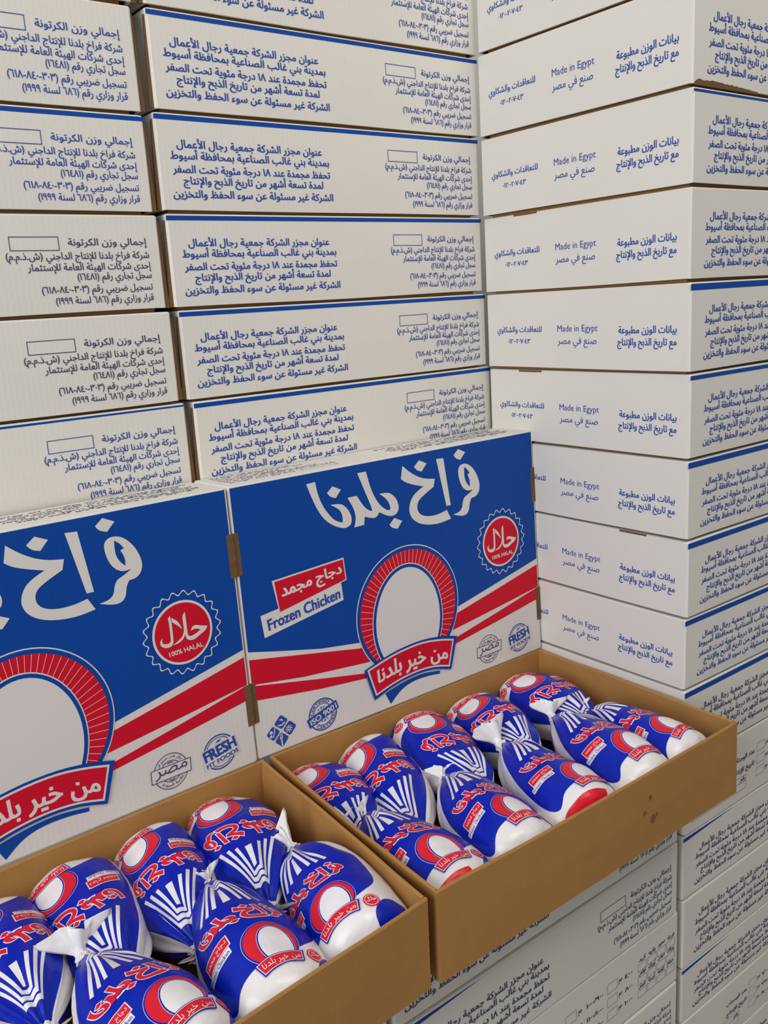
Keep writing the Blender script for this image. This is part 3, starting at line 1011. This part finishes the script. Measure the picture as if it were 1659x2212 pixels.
def tray(label, rim, base, zb, stain=False):
    """rim / base: FL, FR, BR, BL corners in plan"""
    t = empty('open_tray', label, 'tray', 'open kraft trays', Matrix.Translation((*(Vector(base[0]) + Vector(base[2])) / 2, zb)))
    org = (Vector(base[0]) + Vector(base[2])) / 2
    th = .0045

    def loc(p, z):
        return Vector((p[0] - org.x, p[1] - org.y, z))
    H = RIM - zb
    cen_r = sum((Vector(p) for p in rim), Vector((0, 0))) / 4
    names = ('front_wall', 'side_wall', 'back_wall', 'side_wall')
    for k in range(4):
        a, b = k, (k + 1) % 4
        n_in = Vector((-(rim[b][1] - rim[a][1]), rim[b][0] - rim[a][0])).normalized()
        bm = bmesh.new()
        n = 14
        rows = []
        d = (Vector(rim[b]) - Vector(rim[a])).normalized()
        trim = th * (0.0 if k in (0, 2) else 1.02)
        for i in range(n + 1):
            s = i / n
            pr = Vector(rim[a]) + d * trim + (Vector(rim[b]) - Vector(rim[a]) - d * 2 * trim) * s
            pb = Vector(base[a]) + d * trim + (Vector(base[b]) - Vector(base[a]) - d * 2 * trim) * s
            sag = -.0012 * math.sin(math.pi * s) * (1 + .5 * math.sin(7 * s + k)) + .0004 * math.sin(19 * s + 2 * k)
            out_b = n_in * (-.0022 * math.sin(math.pi * s))
            pr = pr + out_b
            r = []
            for q, z in ((pb, 0), ((pb + pr) / 2 + out_b * .5, H * .5), (pr, H - .0018 + sag)):
                r.append(bm.verts.new(loc(q, z)))
            r.append(bm.verts.new(loc(pr + n_in * .0012, H + sag)))
            r.append(bm.verts.new(loc(pr + n_in * (th - .0012), H + sag)))
            for q, z in ((pr + n_in * th, H - .0018 + sag), ((pb + pr) / 2 + out_b * .5 + n_in * th, H * .5), (pb + n_in * th, 0)):
                r.append(bm.verts.new(loc(q, z)))
            rows.append(r)
        for i in range(n):
            for j in range(len(rows[0])):
                j2 = (j + 1) % len(rows[0])
                bm.faces.new((rows[i][j], rows[i + 1][j], rows[i + 1][j2], rows[i][j2]))
        bm.faces.new(rows[0])
        bm.faces.new(rows[-1][::-1])
        bmesh.ops.recalc_face_normals(bm, faces=bm.faces)
        w = link_mesh(names[k], bm_mesh(names[k], bm, ['kraft'], smooth=False), t)
        if k == 0 and stain:
            F = Flat()
            rnd = random.Random(4)
            for sx, hz, rx, rz in ((.365, .0790, .0035, .0046), (.353, .0600, .0030, .0036), (.352, .0585, .0016, .0016), (.371, .0440, .0052, .0080), (.379, .0480, .0022, .0030)):
                F.poly(soften([(sx + rx * math.cos(a * .7) * rnd.uniform(.7, 1.1), hz + rz * math.sin(a * .7) * rnd.uniform(.7, 1.1)) for a in range(9)], 80), 'kraft_stain', 1)
            fn = lambda s, z, l: loc(Vector(base[0]) + (Vector(base[1]) - Vector(base[0])) * (s / .57) + Vector((0, -.0040)), z)
            Lf = (Vector(base[1]) - Vector(base[0]))

            def fn(s, z, l):
                u = s / .57
                q = z / H
                pb = Vector(base[0]) + Lf * u
                pr = Vector(rim[0]) + (Vector(rim[1]) - Vector(rim[0])) * u
                ob = .0022 * math.sin(math.pi * u)
                # same bow as the wall: 0 at the base, 1.0 at mid height, 1.0 at the rim
                mid = (pb + pr + Vector((0, -ob))) / 2 + Vector((0, -ob)) * .5
                top = pr + Vector((0, -ob))
                p = pb + (mid - pb) * (q * 2) if q < .5 else mid + (top - mid) * (q * 2 - 1)
                return loc(p + Vector((0, -.0005)), z)
            link_mesh('grease_spots', F.build('grease_spots', fn, ['kraft_stain']), w)
    # base sheet
    bm = bmesh.new()
    ins = [Vector(p) * .99 + cen_r * .01 for p in base]
    lo = [bm.verts.new(loc(p, .0)) for p in ins]
    hi = [bm.verts.new(loc(p, .004)) for p in ins]
    bm.faces.new(lo[::-1])
    bm.faces.new(hi)
    for i in range(4):
        bm.faces.new((lo[i], lo[(i + 1) % 4], hi[(i + 1) % 4], hi[i]))
    link_mesh('base', bm_mesh('base', bm, ['kraft']), t)
    return t


ZT = -.5365
tray('open brown cardboard tray of chickens with grease spots on its front wall', [(-.0084, -.4973), (.5590, -.5020), (.5680, -.1125), (.0150, -.1125)],
     [(-.0070, -.4955), (.5660, -.5000), (.5690, -.1145), (.0060, -.1145)], ZT, stain=True)
tray('open brown cardboard tray of chickens in the lower left corner', [(-.0221, -.4985), (.0030, -.1135), (-.5720, -.1300), (-.5920, -.5310)][3:] + [(-.0221, -.4985), (.0030, -.1135), (-.5720, -.1315)],
     [(-.5920, -.5260), (-.0200, -.4935), (.0000, -.1150), (-.5720, -.1325)], ZT)

# ------------------------------------------------------------------ bagged frozen chickens
LB = 0.204
PROF = [(0, .014), (.008, .0285), (.025, .0420), (.06, .0520), (.13, .0580), (.28, .0598), (.42, .0585), (.56, .0535), (.70, .0440), (.82, .0315), (.905, .0195), (.962, .0105), (1, .0080)]


def interp(tab, x):
    if x <= tab[0][0]:
        return tab[0][1]
    for i in range(len(tab) - 1):
        if x <= tab[i + 1][0]:
            x0, y0 = tab[i]
            x1, y1 = tab[i + 1]
            ym = tab[i - 1] if i > 0 else tab[i]
            yp = tab[i + 2] if i + 2 < len(tab) else tab[i + 1]
            m0 = (y1 - ym[1]) / max(1e-6, x1 - ym[0])
            m1 = (yp[1] - y0) / max(1e-6, yp[0] - x0)
            t = (x - x0) / (x1 - x0)
            h = x1 - x0
            return (2 * t ** 3 - 3 * t * t + 1) * y0 + (t ** 3 - 2 * t * t + t) * h * m0 + (-2 * t ** 3 + 3 * t * t) * y1 + (t ** 3 - t * t) * h * m1
    return tab[-1][1]


def sstep(x):
    x = min(1, max(0, x))
    return x * x * (3 - 2 * x)


def bag_surface(seed, lift):
    rnd = random.Random(seed)
    ph = [rnd.uniform(0, 6.28) for _ in range(8)]
    fat = rnd.uniform(1.0, 1.05)

    def S(u, b):
        q = b / LB
        w = interp(PROF, q) * fat
        fold = sstep((q - .55) / .42)
        fold2 = sstep((.09 - q) / .09)
        m = 1 + .040 * math.sin(2 * u + ph[0] + 2.2 * q) + .030 * math.sin(3 * u + ph[1] - 3 * q) + .026 * math.sin(8 * q + ph[2])
        m += fold * (.11 * math.sin(9 * u + ph[3] + 2 * q) + .06 * math.sin(15 * u + ph[4] - 3 * q)) + fold2 * .05 * math.sin(8 * u + ph[5])
        m += .045 * noise.noise((math.sin(u) * 1.6 + seed, math.cos(u) * 1.6, q * 4.5)) + .012 * noise.noise((math.sin(u) * 5 + seed, math.cos(u) * 5, q * 14))
        h = w * (.90 + .10 * fold)
        x = w * m * math.sin(u)
        z = h * m * math.cos(u)
        if z < -.036:
            z = -.036 - (-.036 - z) * .45
        zc = .0455 + lift * sstep((q - .5) / .5) * 1.0 + .004 * math.sin(3 * q + ph[6])
        x += .006 * math.sin(2.5 * q + ph[7]) * q
        return Vector((x, b, z + zc))

    def N(u, b):
        e = .002
        b0, b1 = max(0, b - e), min(LB, b + e)
        du = S(u + .02, b) - S(u - .02, b)
        db = S(u, b1) - S(u, b0)
        n = du.cross(db) * -1
        if n.length < 1e-12:
            return Vector((0, 0, 1))
        n.normalize()
        c = S(u, b)
        mid = Vector((0, b, .0455))
        if n.dot(c - mid) < 0:
            n = -n
        return n
    return S, N


RU = 0.0560


def bag_parts(seed, lift):
    S, N = bag_surface(seed, lift)
    parts = []
    nu, nb = 64, 44
    bs = [LB * (1 - math.cos(math.pi * (i / nb) ** .92)) / 2 for i in range(nb + 1)]
    V = [S(2 * math.pi * j / nu - math.pi, b) for b in bs for j in range(nu)]
    F = [(i * nu + j, i * nu + (j + 1) % nu, (i + 1) * nu + (j + 1) % nu, (i + 1) * nu + j) for i in range(nb) for j in range(nu)]
    F.append(tuple(range(nu))[::-1])
    me = mesh_from('film', V, F, ['film_white'], smooth=True)
    parts.append(('film', me))
    # gathered, tied end
    rnd = random.Random(seed * 7 + 1)
    c0 = S(0, LB) * .5 + S(math.pi, LB) * .5
    bend = Vector((rnd.uniform(-.35, .35), .75, rnd.uniform(.35, .9))).normalized()
    V, F = [], []
    nt = 40
    prof = [(0, .0078), (.004, .0098), (.008, .0070), (.012, .0062), (.018, .0095), (.026, .0145), (.034, .0190), (.040, .0205)]
    dirv = Vector((0, 1, 0))
    c = c0.copy()
    last = 0
    pf = rnd.uniform(0, 6)
    for k, (d, r) in enumerate(prof):
        dirv = Vector((0, 1, 0)).lerp(bend, sstep(k / 5)).normalized()
        c = c + dirv * (d - last)
        last = d
        a1 = dirv.cross(Vector((0, 0, 1))).normalized()
        a2 = a1.cross(dirv)
        f = sstep((k - 2) / 4)
        for j in range(nt):
            t = 2 * math.pi * j / nt
            rr = r * (1 + f * (.34 * math.sin(5 * t + pf) + .24 * math.sin(9 * t + 2 * pf)) + .1 * math.sin(7 * t))
            V.append(c + a1 * rr * math.cos(t) * (1 + .45 * f) + a2 * rr * math.sin(t) * (1 - .45 * f) + dirv * f * .006 * math.sin(3 * t + pf + 1))
    for k in range(len(prof) - 1):
        for j in range(nt):
            F.append((k * nt + j, k * nt + (j + 1) % nt, (k + 1) * nt + (j + 1) % nt, (k + 1) * nt + j))
    parts.append(('tied_end', mesh_from('tied_end', [v - c0 for v in V], F, ['film_white'], smooth=True), c0))

    def fn(a, b, k):
        u = a / RU
        b = min(max(b, .0005), LB)
        return S(u, b) + N(u, b) * (.00035 + .00016 * k)
    W, B, R, K = 'film_print_white', 'film_blue', 'film_red', 'film_ink'
    cut = .0045
    F = Flat()
    F.poly(soften([(-.052, .199), (-.060, .160), (-.064, .120), (-.065, .080), (-.063, .044), (-.058, .026), (-.050, .020), (-.042, .023), (-.031, .033), (-.012, .038), (.030, .042), (.054, .051), (.068, .063), (.074, .086), (.072, .120), (.064, .160), (.052, .199)], 60), B, 0)
    F.poly(soften([(.112, .190), (.108, .140), (.104, .090), (.112, .050), (.135, .036), (.170, .034), (.205, .036), (.232, .050), (.240, .090), (.236, .140), (.232, .190)], 60), B, 0)
    F.poly(soften([(.046, .004), (.043, .014), (.050, .026), (.066, .034), (.088, .030), (.100, .018), (.102, .004)], 60), B, 0)
    parts.append(('blue_panel', F.build('blue_panel', fn, [B], cut)))
    F = Flat()
    F.poly(soften([(-.062, .003), (-.058, .010), (-.040, .015), (-.008, .019), (.020, .017), (.024, .003)], 60), R, 0)
    parts.append(('red_corner', F.build('red_corner', fn, [R], cut)))
    F = Flat()
    for i in range(3):
        d = .0105 * i
        F.stroke([(-.016 - d, .130 - .003 * i), (-.0085 - d * .6, .168 + .0065 * i), (.0085 + d * .6, .168 + .0065 * i), (.016 + d, .130 - .003 * i)], .0046, W, 1)
    F.stroke([(0, .133), (0, .162)], .0095, W, 1, w2=.0062)
    parts.append(('printed_stripes', F.build('printed_stripes', fn, [W], cut)))
    F = Flat()
    k = .282
    g = lambda s, t: (-.002 + (s - .288) * k, .1060 + (t - .322) * k * .86 - 3.0 * ((s - .288) * k) ** 2)
    lettering(F, g, R, 1, W, W, .0014)
    parts.append(('brand_lettering', F.build('brand_lettering', fn, [R, W, B], cut)))
    F = Flat()
    k2 = .262
    g2 = lambda s, t: (.012 + (s - .2886) * k2, .0560 + (t - .146) * k2)
    emblem(F, g2, W, B, R, 1, rays=False, bold=0, shift=.016)
    parts.append(('round_emblem', F.build('round_emblem', fn, [W, B, R], cut)))
    F = Flat()
    k3 = .26
    g3 = lambda s, t: (-.0380 + (s - .10) * k3, .0770 + (t - .22) * k3 + .12 * (s - .10) * k3)
    P = lambda pts: [g3(*p) for p in pts]
    F.poly(P([(.028, .1985), (.166, .1985), (.166, .172), (.028, .172)]), W, 1)
    F.poly(P([(.046, .250), (.176, .250), (.176, .200), (.046, .200)]), W, 2)
    F.poly(P([(.050, .246), (.172, .246), (.172, .204), (.050, .204)]), R, 3)
    F.text_quad('دجاج مجمد', g3(.056, .240), g3(.166, .240), g3(.166, .209), g3(.056, .209), W, 4, res=1)
    F.text_quad('Frozen Chicken', g3(.034, .194), g3(.160, .194), g3(.160, .176), g3(.034, .176), K, 4, res=1)
    parts.append(('product_label', F.build('product_label', fn, [W, R, K], cut)))
    F = Flat()
    hx, hy = .047, .032
    F.poly([(hx + (.0082 + .0005 * (i % 2)) * math.cos(i * math.pi / 22), hy + (.0082 + .0005 * (i % 2)) * math.sin(i * math.pi / 22)) for i in range(44)], R, 2)
    F.band(circle(hx, hy, .0070, 32), circle(hx, hy, .0064, 32), W, 3)
    for q in HALAL:
        F.poly(soften([(hx + (a - .4950) * .155, hy + (b - .2135) * .155) for a, b in q]), W, 4)
    parts.append(('halal_badge', F.build('halal_badge', fn, [R, W], cut)))
    # flattened seam corners at the closed end
    for sx in (1,):
        V, F_ = [], []
        n = 5
        for i in range(n + 1):
            for j in range(n + 1 - i):
                p = i / n
                q = j / n
                V.append(Vector((sx * (.030 + .036 * p), .004 + .030 * q - .014 * p + .003 * math.sin(9 * p + seed), .047 + .010 * math.sin(7 * q + 5 * p + seed) * (p + .2) - .006 * p)))
        idx = {}
        c_ = 0
        for i in range(n + 1):
            for j in range(n + 1 - i):
                idx[i, j] = c_
                c_ += 1
        fmat = []
        for i in range(n):
            for j in range(n - i):
                F_.append((idx[i, j], idx[i + 1, j], idx[i, j + 1]))
                fmat.append(0 if i < 3 else 1)
                if j < n - i - 1:
                    F_.append((idx[i + 1, j], idx[i + 1, j + 1], idx[i, j + 1]))
                    fmat.append(0 if i < 3 else 1)
        parts.append(('seam_corner', mesh_from('seam_corner', V, F_, ['film_blue' if sx > 0 else 'film_red', 'film_white'], fmat, smooth=True)))
    return parts


BAGS = [bag_parts(3, .012), bag_parts(8, .016), bag_parts(15, .008), bag_parts(21, .014)]


def bag(label, group, x, y, z, yaw, pitch, roll, var, tuft=.55, long=1.0, corner=0):
    """x, y, z: where the closed end stands; yaw 0 points the tied end away from the camera"""
    M = Matrix.Translation((x, y, z)) @ Matrix.Rotation(yaw, 4, 'Z') @ Matrix.Rotation(pitch, 4, 'X') @ Matrix.Translation((0, 0, .0455)) @ Matrix.Rotation(roll, 4, 'Y') @ Matrix.Translation((0, 0, -.0455)) @ Matrix.Diagonal((1, long, 1, 1))
    t = empty('chicken_bag', label, 'chicken bag', group, M)
    for p in BAGS[var]:
        if (p[0] == 'seam_corner' and corner != 1) or (p[0] == 'red_corner' and corner != 2):
            continue
        o = link_mesh(p[0], p[1], t)
        if p[0] == 'tied_end':
            o.location = p[2]
            o.scale = (tuft, tuft / long, tuft)
    return t


R_ = math.radians
Z0 = ZT + .004
G2F, G2B = 'bagged chickens along the front of the right tray', 'bagged chickens along the back of the right tray'
G1F, G1B = 'bagged chickens along the front of the left tray', 'bagged chickens along the back of the left tray'
# right tray, back row: tied ends toward the camera
back2 = [(.068, -.122, 172, -2, 12, 2, .75, 1.00, 0, 'tucked into its left corner'), (.168, -.121, 166, -2, 22, 0, .5, 1.14, 1, 'second from its left'), (.272, -.120, 165, 0, -8, 1, .5, 1.12, 1, 'in the middle'),
         (.384, -.120, 166, 0, 10, 3, .6, 1.04, 0, 'second from its right'), (.500, -.120, 174, 0, 8, 2, .6, 1.02, 0, 'tucked into its right corner')]
front2 = [(.052, -.482, -2, 3, -12, 3, .5, .98, 2, 'at its left end'), (.160, -.481, -7, 4, -4, 0, .5, 1.0, 0, 'second from its left'), (.268, -.480, -11, 5, 6, 1, 1.0, 1.0, 2, 'in the middle'),
          (.386, -.481, -11, 5, 3, 2, .75, 1.08, 0, 'second from its right'), (.494, -.483, 4, 4, -12, 0, .5, .98, 0, 'at its right end')]
back1 = [(-.378, -.134, 180, 0, 12, 3, .5, 1.08, 0, 'cut by the left frame edge'), (-.282, -.130, 178, 0, 18, 1, .5, 1.08, 0, 'second from the frame edge'), (-.180, -.125, 174, 0, 14, 0, .5, 1.06, 1, 'third from the frame edge'),
         (-.068, -.122, 166, 2, 6, 2, .6, 1.16, 1, 'tucked into its right corner')]
front1 = [(-.290, -.495, 10, 5, 2, 2, .9, 1.0, 0, 'cut by the lower frame edge'), (-.188, -.490, -7, 4, -8, 3, .5, 1.06, 0, 'second from its right end'), (-.080, -.482, -11, 6, -44, 1, .8, 1.0, 0, 'at its right end')]
for rows, row, tr, grp, dz in ((back2, 'back', 'right', G2B, 0), (front2, 'front', 'right', G2F, .004), (back1, 'back', 'left', G1B, 0), (front1, 'front', 'left', G1F, .004)):
    for x, y, yw, pt, rl, v, tf, lg, cn, w in rows:
        bag('bagged frozen chicken, %s row of the %s tray, %s' % (row, tr, w), grp, x, y, Z0 + dz, R_(yw), R_(pt), R_(rl), v, tf, lg, cn)
